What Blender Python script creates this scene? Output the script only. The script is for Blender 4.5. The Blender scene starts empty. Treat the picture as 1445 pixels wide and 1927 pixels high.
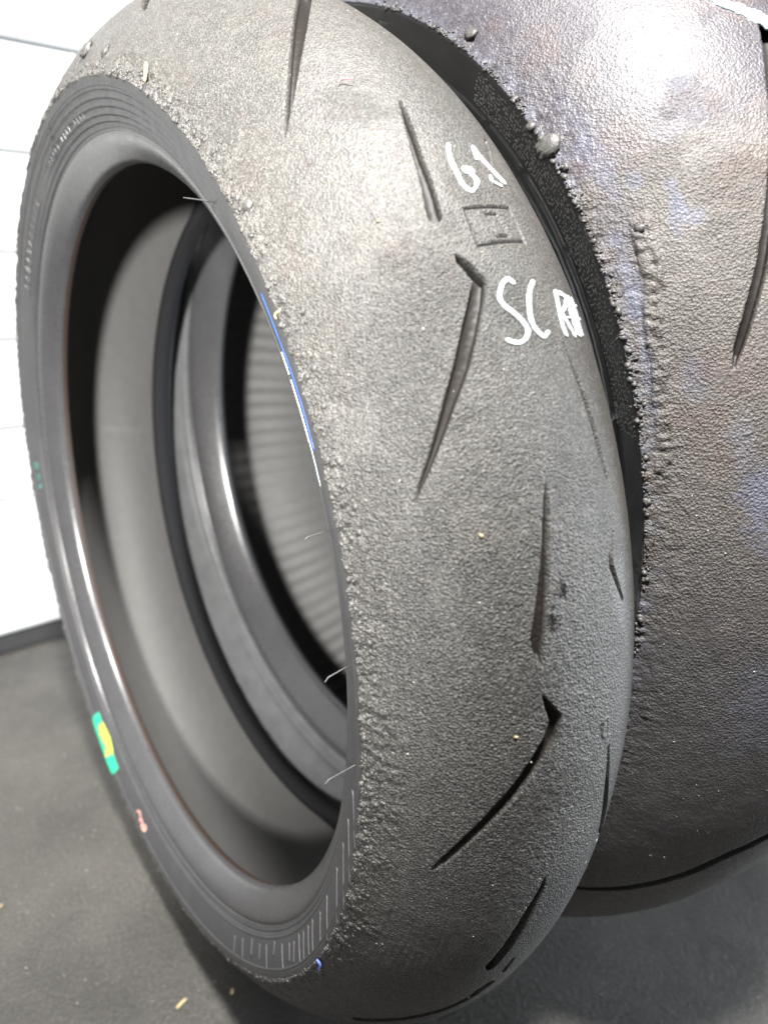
import bpy, math, random
import numpy as np
from mathutils import Vector, Matrix, noise as mnoise
random.seed(7); rng = np.random.default_rng(7)
SC = bpy.context.scene
COL = SC.collection
rad = math.radians

# ------------------------------------------------------------------ camera
cam_d = bpy.data.cameras.new("camera"); cam = bpy.data.objects.new("camera", cam_d); COL.objects.link(cam)
SC.camera = cam
CP = Vector((-0.1872, -0.4129, 0.4819)); YAW, PIT, ROL, FPX = 0.6635, 0.3605, 0.0430, 1347.1
fw = Vector((math.sin(YAW)*math.cos(PIT), math.cos(YAW)*math.cos(PIT), -math.sin(PIT)))
rt = Vector((math.cos(YAW), -math.sin(YAW), 0)); up = rt.cross(fw)
r2 = rt*math.cos(ROL)+up*math.sin(ROL); u2 = -rt*math.sin(ROL)+up*math.cos(ROL)
cam.matrix_world = Matrix(((r2.x,u2.x,-fw.x,CP.x),(r2.y,u2.y,-fw.y,CP.y),(r2.z,u2.z,-fw.z,CP.z),(0,0,0,1)))
cam_d.sensor_fit = 'VERTICAL'; cam_d.lens = 6.8; cam_d.sensor_height = 6.8*1927/FPX; cam_d.sensor_width = cam_d.sensor_height*.75
cam_d.clip_start = .01; cam_d.clip_end = 600
cam_d.dof.use_dof = True; cam_d.dof.focus_distance = 0.285; cam_d.dof.aperture_fstop = 2.0

# ------------------------------------------------------------------ light: a workshop, one small near lamp low at the left, a long ceiling light overhead
W = bpy.data.worlds.new("World"); SC.world = W; W.use_nodes = True
bg = W.node_tree.nodes['Background']; bg.inputs[0].default_value = (.92, .96, 1, 1); bg.inputs[1].default_value = 0.045
def lamp(name, loc, target, power, sx, sy, col, shape='RECTANGLE'):
    d = bpy.data.lights.new(name, 'AREA'); o = bpy.data.objects.new(name, d); COL.objects.link(o)
    d.energy = power; d.shape = shape; d.size = sx; d.size_y = sy; d.color = col
    o.location = loc; o.rotation_euler = (Vector(loc)-Vector(target)).to_track_quat('Z', 'Y').to_euler(); return o
sp = bpy.data.lights.new('work_lamp', 'SPOT'); so = bpy.data.objects.new('work_lamp', sp); COL.objects.link(so)
sp.energy = 75; sp.spot_size = rad(50); sp.spot_blend = .75; sp.shadow_soft_size = .04; sp.color = (1, .975, .93)
so.location = (-.50, -.60, .60); so.rotation_euler = (Vector(so.location)-Vector((-.02, .24, .27))).to_track_quat('Z', 'Y').to_euler()
lamp('ceiling_light', (-.20, -.46, 1.4), (.05, -.1, .3), 32, .09, .13, (1, .98, .945))
lamp('crown_sheen_fill', (1.9, -1.15, .42), (.1, -.1, .3), 46, .6, .8, (.86, .93, 1))  # unseen area lamp added at the right to put sheen on the crown
SC.view_settings.view_transform = 'Standard'; SC.view_settings.look = 'None'
SC.view_settings.exposure = 1.1; SC.view_settings.gamma = 1

# ------------------------------------------------------------------ numpy noise
TAB = rng.random((256, 256)).astype(np.float64)
def vnoise(x, y, per, seed=0):
    x = np.asarray(x)/per+seed*17.31; y = np.asarray(y)/per+seed*9.77
    xi = np.floor(x).astype(int); yi = np.floor(y).astype(int); fx = x-xi; fy = y-yi
    fx = fx*fx*(3-2*fx); fy = fy*fy*(3-2*fy)
    g = lambda a, b: TAB[a & 255, b & 255]
    return ((g(xi,yi)*(1-fx)+g(xi+1,yi)*fx)*(1-fy)+(g(xi,yi+1)*(1-fx)+g(xi+1,yi+1)*fx)*fy)*2-1
def sst(a, b, x):
    t = np.clip((x-a)/(b-a), 0, 1); return t*t*(3-2*t)

# ------------------------------------------------------------------ materials
def mat(name, col, rough=.6, spec=.5, bumps=(), var=0, varscale=30, coat=0, sheen=0, attr=None, rough_var=0, dust=None, dust_scale=60, dust_amt=.5):
    m = bpy.data.materials.new(name); m.use_nodes = True; n = m.node_tree.nodes; l = m.node_tree.links
    b = n['Principled BSDF']; b.inputs['Roughness'].default_value = rough
    b.inputs['Specular IOR Level'].default_value = spec
    b.inputs['Coat Weight'].default_value = coat; b.inputs['Coat Roughness'].default_value = .25
    tc = n.new('ShaderNodeTexCoord')
    def tex(scale, detail=3, kind='noise', rough_=.6):
        if kind == 'noise':
            t = n.new('ShaderNodeTexNoise'); t.inputs['Scale'].default_value = scale; t.inputs['Detail'].default_value = detail
            t.inputs['Roughness'].default_value = rough_; o = t.outputs[0]
        else:
            t = n.new('ShaderNodeTexVoronoi'); t.inputs['Scale'].default_value = scale; o = t.outputs['Distance']
            if kind == 'crack': t.feature = 'DISTANCE_TO_EDGE'
        l.new(tc.outputs['Object'], t.inputs['Vector']); return o
    def math_(op, a, v):
        k = n.new('ShaderNodeMath'); k.operation = op
        if isinstance(a, (int, float)): k.inputs[0].default_value = a
        else: l.new(a, k.inputs[0])
        if isinstance(v, (int, float)): k.inputs[1].default_value = v
        else: l.new(v, k.inputs[1])
        return k.outputs[0]
    def mix(fac, a, bb, mode='MIX'):
        k = n.new('ShaderNodeMix'); k.data_type = 'RGBA'; k.blend_type = mode
        for sock, v in ((k.inputs[0], fac), (k.inputs[6], a), (k.inputs[7], bb)):
            if isinstance(v, (int, float)): sock.default_value = v
            elif isinstance(v, tuple): sock.default_value = (*v, 1)
            else: l.new(v, sock)
        return k.outputs[2]
    c = tuple(col)
    if attr:
        at = n.new('ShaderNodeAttribute'); at.attribute_name = attr; c = at.outputs['Color']
    if dust:
        f = tex(dust_scale, 8, rough_=.75)
        r_ = n.new('ShaderNodeMapRange'); r_.inputs[1].default_value = .47; r_.inputs[2].default_value = .64; r_.inputs[4].default_value = dust_amt
        l.new(f, r_.inputs[0]); c = mix(r_.outputs[0], c, dust)
    if var:
        f = tex(varscale, 6)
        k = n.new('ShaderNodeMapRange'); k.inputs[1].default_value = .3; k.inputs[2].default_value = .7
        k.inputs[3].default_value = 1-var; k.inputs[4].default_value = 1+var; l.new(f, k.inputs[0])
        g = n.new('ShaderNodeCombineColor'); [l.new(k.outputs[0], g.inputs[i]) for i in range(3)]
        c = mix(1.0, c, g.outputs[0], 'MULTIPLY')
    if attr:
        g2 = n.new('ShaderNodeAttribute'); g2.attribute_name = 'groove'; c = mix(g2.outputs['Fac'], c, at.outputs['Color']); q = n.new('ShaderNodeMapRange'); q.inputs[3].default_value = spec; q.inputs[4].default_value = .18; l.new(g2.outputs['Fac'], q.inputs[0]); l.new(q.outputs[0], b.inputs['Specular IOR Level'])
    if isinstance(c, tuple): b.inputs['Base Color'].default_value = (*c, 1)
    else: l.new(c, b.inputs['Base Color'])
    if rough_var:
        f = tex(varscale*6, 6); r_ = n.new('ShaderNodeMapRange'); r_.inputs[1].default_value = .3; r_.inputs[2].default_value = .7
        r_.inputs[3].default_value = rough-rough_var; r_.inputs[4].default_value = rough+rough_var
        l.new(f, r_.inputs[0]); l.new(r_.outputs[0], b.inputs['Roughness'])
    if attr:
        ga = n.new('ShaderNodeAttribute'); ga.attribute_name = 'groove'
        k = n.new('ShaderNodeMix'); l.new(ga.outputs['Fac'], k.inputs[0]); k.inputs[2].default_value = rough; k.inputs[3].default_value = .5
        if b.inputs['Roughness'].links: l.new(b.inputs['Roughness'].links[0].from_socket, k.inputs[2])
        wa = n.new('ShaderNodeAttribute'); wa.attribute_name = 'wear'; wm = n.new('ShaderNodeMapRange')
        wm.inputs[1].default_value = .15; wm.inputs[2].default_value = .6; wm.inputs[3].default_value = -.17; wm.inputs[4].default_value = 0
        l.new(wa.outputs['Fac'], wm.inputs[0]); l.new(math_('ADD', k.outputs[0], math_('MULTIPLY', wm.outputs[0], math_('SUBTRACT', 1.0, ga.outputs['Fac']))), b.inputs['Roughness'])
    prev = None; wr = None
    for (kind, scale, dist, weared) in bumps:
        h = tex(scale, 4, kind)
        bp = n.new('ShaderNodeBump'); bp.inputs['Strength'].default_value = 1; bp.inputs['Distance'].default_value = dist
        if weared:
            if wr is None:
                wr = n.new('ShaderNodeAttribute'); wr.attribute_name = 'wear'
            l.new(wr.outputs['Fac'], bp.inputs['Strength'])
        l.new(h, bp.inputs['Height'])
        if prev: l.new(prev, bp.inputs['Normal'])
        prev = bp.outputs[0]
    if prev: l.new(prev, b.inputs['Normal'])
    return m
M = {}
M['tread_a'] = mat('worn_grey_rubber', (.07,.066,.06), .54, .5, (('noise',800,.0005,1),('noise',1900,.0005,1),('voronoi',1150,.0006,1)), var=.2, varscale=220, rough_var=.16, attr='stain_shade', dust=(.135,.13,.12), dust_scale=1100, dust_amt=.75)
M['tread_b'] = mat('heat_stained_rubber', (.07,.06,.055), .52, .5, (('noise',420,.0003,1),('noise',1700,.0004,1),('voronoi',950,.0004,1)), var=.2, varscale=180, rough_var=.18, attr='stain_shade', dust=(.13,.122,.118), dust_scale=1000, dust_amt=.45)
M['side'] = mat('sidewall_rubber', (.036,.036,.038), .5, .5, (('noise',500,.0002,0),), var=.12, varscale=60, rough_var=.08)
M['pips'] = mat('brightened_pip_rubber', (.34,.34,.33), .5)  # pale colour stands in for light missing in the gap
M['side_b'] = mat('black_sidewall_rubber', (.075,.077,.08), .4, .5, (('noise',500,.0002,0),), var=.15, varscale=60)
M['bead'] = mat('bead_rubber', (.036,.036,.038), .3, .8, (('noise',300,.0001,0),), var=.08, varscale=50, rough_var=.05)
M['black_rubber_shade'] = mat('black_rubber_painted_shade', (.010,.010,.011), .8, .12)  # near black: shade painted on right beads and inner walls, dark torn crumbs
M['wall_reflection'] = mat('inner_wall_brown_reflection', (.022,.013,.009), .6, .3)  # brown tint paints a warm reflection inside the left lip
M['liner'] = mat('inner_liner_rubber', (.058,.057,.056), .6, .5, (('noise',900,.00025,0),), var=.08, varscale=120)
M['crumb'] = mat('crumb_rubber', (.052,.050,.048), .5, .5, (('noise',900,.0003,0),), var=.3, varscale=300)
M['paint'] = mat('white_paint', (.44,.475,.485), .45, .5, (('noise',900,.0002,0),), var=.05, varscale=400, dust=(.14,.14,.13), dust_scale=800, dust_amt=.45)
M['paint_blue'] = mat('pale_blue_paint', (.45,.55,.62), .4, .5, (('noise',500,.0005,0),), var=.12, varscale=300)
M['ink_blue'] = mat('blue_print', (.03,.12,.62), .4)
M['ink_white'] = mat('cream_print', (.5,.49,.44), .5)
M['ink_teal'] = mat('teal_print', (.02,.20,.17), .6)
M['ink_pink'] = mat('pink_print', (.55,.28,.24), .5, var=.2, varscale=600)
M['green'] = mat('green_sticker', (.015,.27,.15), .55, var=.15, varscale=150)
M['yellow'] = mat('yellow_sticker_print', (.30,.38,.045), .6, var=.35, varscale=500)
M['wall'] = mat('white_board_paint', (.40,.41,.415), .5, .4, (('noise',40,.0004,0),), var=.02, varscale=8)
M['floor'] = mat('dark_grey_floor', (.036,.0345,.032), .5, .5, (('noise',250,.0008,0),('noise',1200,.0004,0)), var=.35, varscale=11, rough_var=.1, dust=(.12,.108,.09), dust_scale=420, dust_amt=.45)
M['strip'] = mat('dark_strip_rubber', (.013,.013,.014), .7, .3, (('noise',200,.0003,0),), var=.15, varscale=20)
M['straw'] = mat('straw', (.34,.27,.14), .6, var=.2, varscale=900)
M['fibre_blue'] = mat('blue_fibre', (.12,.16,.6), .6)
M['fibre_pink'] = mat('pink_fibre', (.6,.2,.18), .6)
M['grit'] = mat('pale_grit', (.3,.27,.23), .35, .6, var=.3, varscale=800)

# ------------------------------------------------------------------ helpers
def mesh_obj(name, V, Fq, m, parent=None, smooth=True, attrs=None):
    me = bpy.data.meshes.new(name); V = np.asarray(V, np.float32).reshape(-1, 3)
    if isinstance(Fq, np.ndarray):
        k = Fq.shape[1]; me.vertices.add(len(V)); me.vertices.foreach_set('co', V.ravel())
        me.loops.add(Fq.size); me.loops.foreach_set('vertex_index', Fq.ravel().astype(np.int32))
        me.polygons.add(len(Fq)); me.polygons.foreach_set('loop_start', np.arange(0, Fq.size, k, dtype=np.int32))
    else:
        me.from_pydata([tuple(v) for v in V], [], [tuple(f) for f in Fq])
    me.update(calc_edges=True); me.validate()
    me.polygons.foreach_set('use_smooth', np.full(len(me.polygons), smooth)); me.materials.append(m)
    for nm, arr in (attrs or {}).items():
        if arr.ndim == 1:
            a = me.attributes.new(nm, 'FLOAT', 'POINT'); a.data.foreach_set('value', arr.astype(np.float32))
        else:
            a = me.attributes.new(nm, 'FLOAT_COLOR', 'POINT')
            a.data.foreach_set('color', np.concatenate([arr, np.ones((len(arr), 1))], 1).astype(np.float32).ravel())
    o = bpy.data.objects.new(name, me); COL.objects.link(o)
    if parent: o.parent = parent
    return o
def grid_faces(nu, nv, wrap=True):
    i = np.arange(nu if wrap else nu-1)[:, None]; j = np.arange(nv-1)[None]; i2 = (i+1) % nu
    return np.stack([(i*nv+j), (i2*nv+j), (i2*nv+j+1), (i*nv+j+1)], -1).reshape(-1, 4)
def tag(o, label=None, cat=None, group=None, kind=None):
    for k, v in (('label', label), ('category', cat), ('group', group), ('kind', kind)):
        if v: o[k] = v
    return o

class Tyre:
    def __init__(s, R, rb, rs, xb, xs, tm, th, loc, yaw, lean):
        s.R, s.rb, s.rs, s.xb, s.xs, s.tm, s.th = R, rb, rs, xb, xs, tm, th
        a = np.linspace(0, 1, 200); x, r = s.tread(a); s.L = np.hypot(np.diff(x), np.diff(r)).sum()
        e = bpy.data.objects.new('motorcycle_tyre', None); COL.objects.link(e); s.e = e
        e.location = loc; e.rotation_euler = (0, 0, yaw)
        s.lean = lean
    def tread(s, a):
        t = a*s.tm
        return s.xs*np.sin(t)/math.sin(s.tm), s.R-(s.R-s.rs)*(1-np.cos(t))/(1-math.cos(s.tm))
    def tread_n(s, a):
        t = a*s.tm
        dx = s.xs*np.cos(t)/math.sin(s.tm); dr = -(s.R-s.rs)*np.sin(t)/(1-math.cos(s.tm)); q = np.hypot(dx, dr)
        return -dr/q, dx/q
    def side(s, k, sg=-1):
        b = .0025*np.sin(math.pi*np.clip(k, 0, 1)); n = np.array([s.rs-s.rb, s.xs-s.xb])
        x = s.xs+(s.xb-s.xs)*k; r = s.rs+(s.rb-s.rs)*k; n = n/np.linalg.norm(n)
        # outward normal of the sidewall line points away from the hole's plane
        return sg*(x+b*n[0]), r-b*n[1]
    def side_n(s, k, sg=-1):
        n = np.array([s.rs-s.rb, -(s.xs-s.xb)]); n = n/np.linalg.norm(n); return sg*n[0]+0*k, n[1]+0*k
    def rev(s, phi, x, r):
        """profile point -> 3D in the tyre's own frame (centre axle at z=R)"""
        p = np.radians(phi); y = -r*np.cos(p); z = r*np.sin(p)
        l = s.lean; x, z = x*math.cos(l)+z*math.sin(l), -x*math.sin(l)+z*math.cos(l)
        return np.stack(np.broadcast_arrays(x, y, z+s.R), -1)
    def pt(s, phi, v, h=0., dom='tread', sg=-1):
        phi = np.asarray(phi, float); v = np.asarray(v, float)
        if dom == 'tread': x, r = s.tread(v); nx, nr = s.tread_n(v)
        else: x, r = s.side(v, sg); nx, nr = s.side_n(v, sg)
        return s.rev(phi, x+nx*h, r+nr*h)
    def frame(s, phi, v, dom='tread'):
        P = s.pt(phi, v, 0, dom); N = s.pt(phi, v, .001, dom)-P
        return P, N/np.linalg.norm(N, axis=-1, keepdims=True)

def dist_path(T, phi, a, path, fullw=None):
    """distance (mm) from surface points to a polyline, and the half width there"""
    P = np.array(path, float); r0 = T.tread(P[:, 1].mean())[1]*1000
    X = np.radians(phi)*r0; Y = a*T.L*1000
    best = np.full(np.broadcast(X, Y).shape, 1e9); hw = np.zeros_like(best)
    for (p, q) in zip(P[:-1], P[1:]):
        ax, ay, bx, by = math.radians(p[0])*r0, p[1]*T.L*1000, math.radians(q[0])*r0, q[1]*T.L*1000
        dx, dy = bx-ax, by-ay; t = np.clip(((X-ax)*dx+(Y-ay)*dy)/(dx*dx+dy*dy+1e-9), 0, 1)
        d = np.hypot(X-ax-t*dx, Y-ay-t*dy); m = d < best
        best = np.where(m, d, best); hw = np.where(m, (p[2]+(q[2]-p[2])*t)/2, hw)
    return best, hw

def snap(T, phi, a, paths):
    """slide grid vertices onto the lip and the foot of each groove wall so that its edges run clean"""
    phi = phi.copy(); a = a.copy()
    for P in paths:
        A_ = np.array(P); lo = A_[:, :2].min(0); hi = A_[:, :2].max(0)
        m = (phi > lo[0]-1.5) & (phi < hi[0]+1.5) & (a > lo[1]-.06) & (a < hi[1]+.06)
        if not m.any(): continue
        p, q = phi[m], a[m]; e = .02; r0 = T.tread(A_[:, 1].mean())[1]*1000
        f = lambda pp, qq: (lambda d, hw: d-np.minimum(hw, 2.9))(*dist_path(T, pp, qq, P))
        s0 = f(p, q); ex = math.degrees(e/r0); ey = e/(T.L*1000)
        gx = (f(p+ex, q)-s0)/e; gy = (f(p, q+ey)-s0)/e; g2 = np.maximum(gx*gx+gy*gy, .3)
        t = np.where(s0 > -.13, .09, -.35); mv = np.where((s0 > -.57) & (s0 < .31), t-s0, 0)
        phi[m] = p+np.degrees(mv*gx/g2/r0); a[m] = q+mv*gy/g2/(T.L*1000)
    return phi, a

def grooves_h(T, phi, a, paths, depth):
    H = np.zeros(np.broadcast(phi, a).shape)
    for P in paths:
        A_ = np.array(P); lo = A_[:, :2].min(0); hi = A_[:, :2].max(0)
        m = (phi > lo[0]-1.5) & (phi < hi[0]+1.5) & (a > lo[1]-.06) & (a < hi[1]+.06)
        if not m.any(): continue
        d, hw = dist_path(T, phi[m], a[m], P)
        hw = np.minimum(hw, 2.9)
        u = np.clip(d/np.maximum(hw, .3), 0, 1); g = np.clip((.09-(d-hw))/.44, 0, 1)*(.75+.25*np.sqrt(1-u*u))
        dep = depth*np.clip(hw/1.3, .3, 1)
        H[m] = np.minimum(H[m], -dep*g)
    return H

D = {'GA':[[[67.16,-0.0814,5.5],[61.63,-0.2978,6.12],[57.52,-0.4532,4.79],[53.98,-0.5821,3.29],[51.68,-0.6639,1.54],[51.01,-0.6865,0.45]],
[[87.66,-0.4174,2.99],[83.08,-0.5631,7.04],[80.41,-0.6451,2.11]],
[[50.37,-0.1857,0.47],[48.46,-0.2142,2.63],[44.99,-0.2629,3.57],[42.45,-0.2874,4.52],[40.3,-0.3144,5.41]],
[[37.4,-0.3008,0.6],[36.91,-0.2902,3.08],[36.15,-0.2651,3.92],[35.28,-0.244,4.91],[34.32,-0.2781,5.49],[32.46,-0.3463,5.69],[30.37,-0.4206,5.26],[28.64,-0.489,4.26],[25.7,-0.5944,2.63],[23.75,-0.6657,1.67],[22.73,-0.696,0.51]],
[[22.28,-0.2042,0.6],[21.56,-0.2136,1.91],[19.51,-0.2376,2.84],[17.28,-0.2648,3.34],[15.02,-0.292,4.45],[13.04,-0.3169,5.3],[12.01,-0.3187,3.23],[11.08,-0.3032,0.54]],
[[9.07,-0.3055,0.69],[8.5,-0.2871,2.46],[7.36,-0.2483,4.78],[5.97,-0.267,5.75],[3.35,-0.3608,4.95],[0.89,-0.4577,4.26],[-1.95,-0.5683,3.37],[-4.61,-0.6566,2.54],[-5.6,-0.688,0.89]],
[[-6.26,-0.1825,0.97],[-7.56,-0.1818,3.33],[-10.42,-0.2128,4.92],[-14.12,-0.2428,6.55],[-16.69,-0.2683,8.38],[-17.48,-0.272,4.29]],
[[-17.05,-0.1466,2.28],[-19.26,-0.1459,2.81]],
[[-21.42,-0.1818,13.74],[-22.33,-0.2069,13.5],[-23.79,-0.2172,7.59],[-26.15,-0.2842,6.42],[-29.22,-0.3946,6.28],[-33.11,-0.5191,6.58],[-36.32,-0.6041,5.76]],
[[30.75,0.071,0.66],[28.8,0.0931,1.67],[26.34,0.1211,2.84],[23.89,0.1406,3.06],[21.59,0.1641,1.21]],
[[18.31,0.1504,0.81],[16.89,0.1044,2.5],[16.19,0.1048,3.15],[14.99,0.1398,2.3],[13.49,0.1939,1.45]],
[[3.42,0.0885,1.41],[0.22,0.1265,3.14],[-3.41,0.1925,5.93],[-6.43,0.2466,6.65]],
[[46.96,0.2039,1.61],[45.3,0.1433,2.18],[44.05,0.1042,0.88]]],
'EA':[[[40.37,-0.1776,0.44],[40.4,0.0669,0.74],[37.83,0.0673,0.39],[37.66,-0.1908,0.44],[40.37,-0.1776,0.43]],
[[39.85,-0.0895,0.46],[39.81,-0.0332,0.6],[38.18,-0.0194,0.5],[38.15,-0.0819,0.51],[39.85,-0.0895,0.52]]],
'GB':[[[43.99,-0.294,6.03],[39.82,-0.3835,6.42],[35.89,-0.4565,6.73]],
[[36.28,-0.4555,4.83],[31.37,-0.5539,4.28],[28.2,-0.6156,4.26],[25.69,-0.6692,3.92],[23.28,-0.7185,3.57],[21.86,-0.7419,0.9]],
[[-36.25,-0.7453,2.84],[-30.79,-0.588,5.0],[-25.87,-0.4822,5.31],[-21.31,-0.3966,5.73],[-17.97,-0.2994,6.82],[-15.85,-0.2356,7.38]]],
'paint':{'G':[[45.41,-0.0998,2.43],[44.9,-0.1151,2.41],[44.33,-0.1271,2.49],[43.67,-0.1341,2.57],[43.02,-0.1352,2.6],[42.16,-0.1363,2.64],[41.61,-0.1135,2.68],[41.8,-0.0834,1.83],[42.18,-0.06,2.35],[42.56,-0.0539,3.1],[42.99,-0.0679,3.12],[43.31,-0.0742,3.09]],
'Gdot':[[43.26,-0.0831,4.78],[43.26,-0.0616,4.94]],
'one':[[[45.4,0.0428,3.17],[44.78,0.0503,3.21],[43.88,0.0767,3.4],[43.23,0.1026,3.58],[42.74,0.1258,3.82]],
[[45.27,0.0371,1.87],[44.34,0.0183,1.7]],
[[42.91,0.0466,1.82],[42.5,0.0408,1.94],[42.26,0.0856,2.07]]],
'S':[[34.92,-0.1025,2.77],[35.14,-0.1171,2.37],[34.98,-0.1441,2.05],[34.5,-0.1724,2.19],[33.96,-0.1891,2.38],[33.41,-0.178,2.5],[32.95,-0.1514,2.53],[32.42,-0.1257,2.64],[31.74,-0.1095,2.63],[31.26,-0.1282,2.17],[31.02,-0.1594,2.03],[31.1,-0.192,2.2],[31.29,-0.2146,2.21]],
'C':[[34.86,0.0087,2.42],[34.31,-0.0263,2.47],[33.52,-0.0547,2.51],[32.82,-0.0704,2.53],[32.13,-0.0753,2.61],[31.54,-0.0619,2.64],[31.19,-0.0381,2.18],[31.45,-0.0054,1.98]],
'R':[[[34.23,0.1456,3.08],[33.09,0.1252,2.85],[31.97,0.108,2.67],[31.3,0.1105,2.71]],
[[34.23,0.1456,2.19],[34.17,0.2089,3.29],[33.71,0.2188,3.4],[33.04,0.1615,1.97],[32.77,0.1284,1.49]],
[[32.82,0.1359,2.59],[32.1,0.1565,2.73],[31.3,0.1824,2.96]],
[[34.1,0.2397,2.76],[33.26,0.23,2.62],[32.38,0.2202,2.43],[31.45,0.2228,2.47]],
[[34.09,0.2699,3.25],[33.37,0.2751,3.34],[32.47,0.2626,3.0],[31.4,0.2506,2.76]],
[[34.08,0.3139,3.87],[33.17,0.3073,3.62],[32.34,0.2895,3.13],[31.55,0.2815,2.93]],
[[33.26,0.1835,0.82],[33.85,0.3612,1.45]],
[[32.48,0.1607,0.96],[32.74,0.3271,1.72]]]},'paintB':[[47.86,-0.3702,4.01],[46.86,-0.3525,4.69],[46.01,-0.3192,5.45],[45.09,-0.2874,6.29],[44.22,-0.2526,6.6]],
'bars':[[[-2.55,0.1884,2.91],[-6.77,0.041,2.52]],
[[-6.75,0.251,3.11],[-11.17,0.0273,2.53]],
[[-10.64,0.2955,3.21],[-14.89,0.0151,2.48]],
[[-14.87,0.3071,3.12],[-18.46,0.0169,2.49]],
[[-23.93,0.2843,2.79],[-25.16,0.1127,2.55]],
[[-27.39,0.3214,2.79],[-28.27,0.1149,2.55]],
[[-31.29,0.3005,2.7],[-31.85,0.1214,2.56]],
[[-35.22,0.2659,2.57],[-35.67,0.1531,2.52]],
[[-37.09,0.2721,2.62],[-37.23,0.1805,2.57]],
[[-42.94,0.3869,2.59],[-43.22,0.2712,2.54]],
[[-48.48,0.2867,2.5],[-48.58,0.2015,2.5]],
[[-51.6,0.3234,2.46],[-51.58,0.2174,2.51]]],
'blue':[[42.7,0.2836,3.79],[39.03,0.2813,5.25],[34.81,0.2184,4.51],[31.33,0.2118,3.39],[28.52,0.2151,2.33]],
'white':[[154.92,1.0,14.0],[162.77,1.0,14.0],[172.94,1.0,3.57],[-179.98,1.0,14.0],[-176.39,1.0,14.0]],
'thin':[[-174.5,1.0,14.0],[26.32,0.3054,3.29]],
'green':[[-122.35,0.268,14.0],[-116.7,0.1923,14.0],[-110.02,0.0932,14.0]],
'pink':[[-99.05,0.2442,4.74],[-96.37,0.122,10.08]],
'teal':[[-176.71,0.259,7.78],[-172.74,0.269,7.71]],
'hairs':[],
'pts':{'blob1':[48.46,-0.9328],
'scar':[15.64,-0.1888],
'worn':[5.28,0.043],
'tl':[91.57,-0.8274],
'tl2':[83.64,-0.885],
'scar2':[14.03,-0.2468],
'straw':[70.28,-0.9292],
'straw2':[97.07,-0.8042],
'ybit':[38.89,-0.9875],
'pink1':[52.52,-0.3666],
'blue':[-26.87,-0.9769],
'ye':[41.19,-0.5231],
'tan':[6.48,-0.4126],
'tan2':[19.99,-0.486],
'smudge0':[40.82,-0.44],
'smudge1':[38.09,-0.2514],
'Bblob':[44.2,-0.989],
'Bblob2':[46.86,-0.9995],
'Bblob3':[59.11,-0.9543],
'Bblob4':[41.66,-0.9768],
'st1':[34.4,-0.7606],
'st2':[12.24,-0.6837],
'st3':[39.71,-0.5818],
'st4':[35.32,-0.881],
'st5':[29.69,-0.777],
'st6':[51.18,-0.8958],
'st7':[25.22,-0.9454],
'st8':[-2.85,-0.7456],
'e1':[33.82,-0.8709],
'e2':[28.45,-0.8887],
'e3':[23.7,-0.9141],
'e4':[20.39,-0.9135]}}

# ------------------------------------------------------------------ height fields (mm)
def height_a(T, phi, a, cut=True):
    X = np.radians(phi)*T.R*1000; Y = a*T.L*1000
    left = sst(-.72, -.97, a); mid = sst(.25, -.1, a)
    h = .15*vnoise(X, Y, 30, 1)+.07*vnoise(X, Y, 11, 2)+(.01+.05*mid)*vnoise(X, Y, 1.3, 3)*(.4+.6*sst(-.3,.5,vnoise(X,Y,30,8)))+.04*mid*vnoise(X, Y, 2.4, 13)
    lm = sst(-.74-.1*sst(-.4, .5, vnoise(X, Y*0, 14, 15)), -.97, a)*(.45+.75*sst(-.4, .4, vnoise(X, Y, 9, 16)))
    h += lm*(.6*np.abs(vnoise(X*.6, Y, 3.6, 4))+.4*vnoise(X, Y, 1.9, 5)+.25*vnoise(X, Y, 1.1, 6))
    h += .12*np.clip(vnoise(X, Y, 1.4, 7)-.55, 0, 1)*mid
    zone = sst(.15, -.05, a)*sst(-.62, -.4, a)*sst(34, 22, phi)*sst(-16, 2, phi)
    h += zone*(.16*np.minimum(np.abs(vnoise(X, Y, 1.9, 17)), .45)*2-.14*sst(.35, .8, vnoise(X, Y, 1.3, 18)))
    h += .13*sst(-.92, -.84, a)*sst(-.4, -.6, a)*sst(30, 18, phi)*vnoise(X*.06, Y, .9, 14)
    e = sst(-.93, -1., a); h += e*(.8*vnoise(X, Y*0, 2.4, 9)+.5*vnoise(X, Y*0, 5.1, 10))
    s0 = (phi > 38.1) & (phi < 41.0) & (a > -.46) & (a < -.24)
    h = np.where(s0, h+.12*vnoise(X, Y, 1.5, 11)+.14, h)
    if cut:
        h = np.minimum(h, h*.3+grooves_h(T, phi, a, D['GA'], 3.6)) if False else h+grooves_h(T, phi, a, D['GA'], 3.6)
        for P in D['EA']:
            m = (phi > 37) & (phi < 41) & (a > -.25) & (a < .12)
            if m.any():
                d, _ = dist_path(T, phi[m], a[m], P); h[m] -= .8*sst(.75, .35, d)
        for n, rr, dd in (('scar', 2.0, .7), ('scar2', 1.6, .6)):
            p = D['pts'][n]; m = (np.abs(phi-p[0]) < 2) & (np.abs(a-p[1]) < .1)
            if m.any():
                d, _ = dist_path(T, phi[m], a[m], [[p[0], p[1], 1], [p[0]+.2, p[1]+.001, 1]])
                h[m] += sst(rr, 0, d)*dd*vnoise(X[m], Y[m], 1.1, 12)
        p = D['pts']['worn']; m = (np.abs(phi-p[0]) < 2) & (np.abs(a-p[1]) < .15)
        if m.any():
            d, _ = dist_path(T, phi[m], a[m], [[p[0]-.35, p[1], 1], [p[0]+.35, p[1]+.001, 1]])
            h[m] += .5*sst(2.6, 1.9, d)-.35*sst(1.8, .8, d)
    return h
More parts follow.
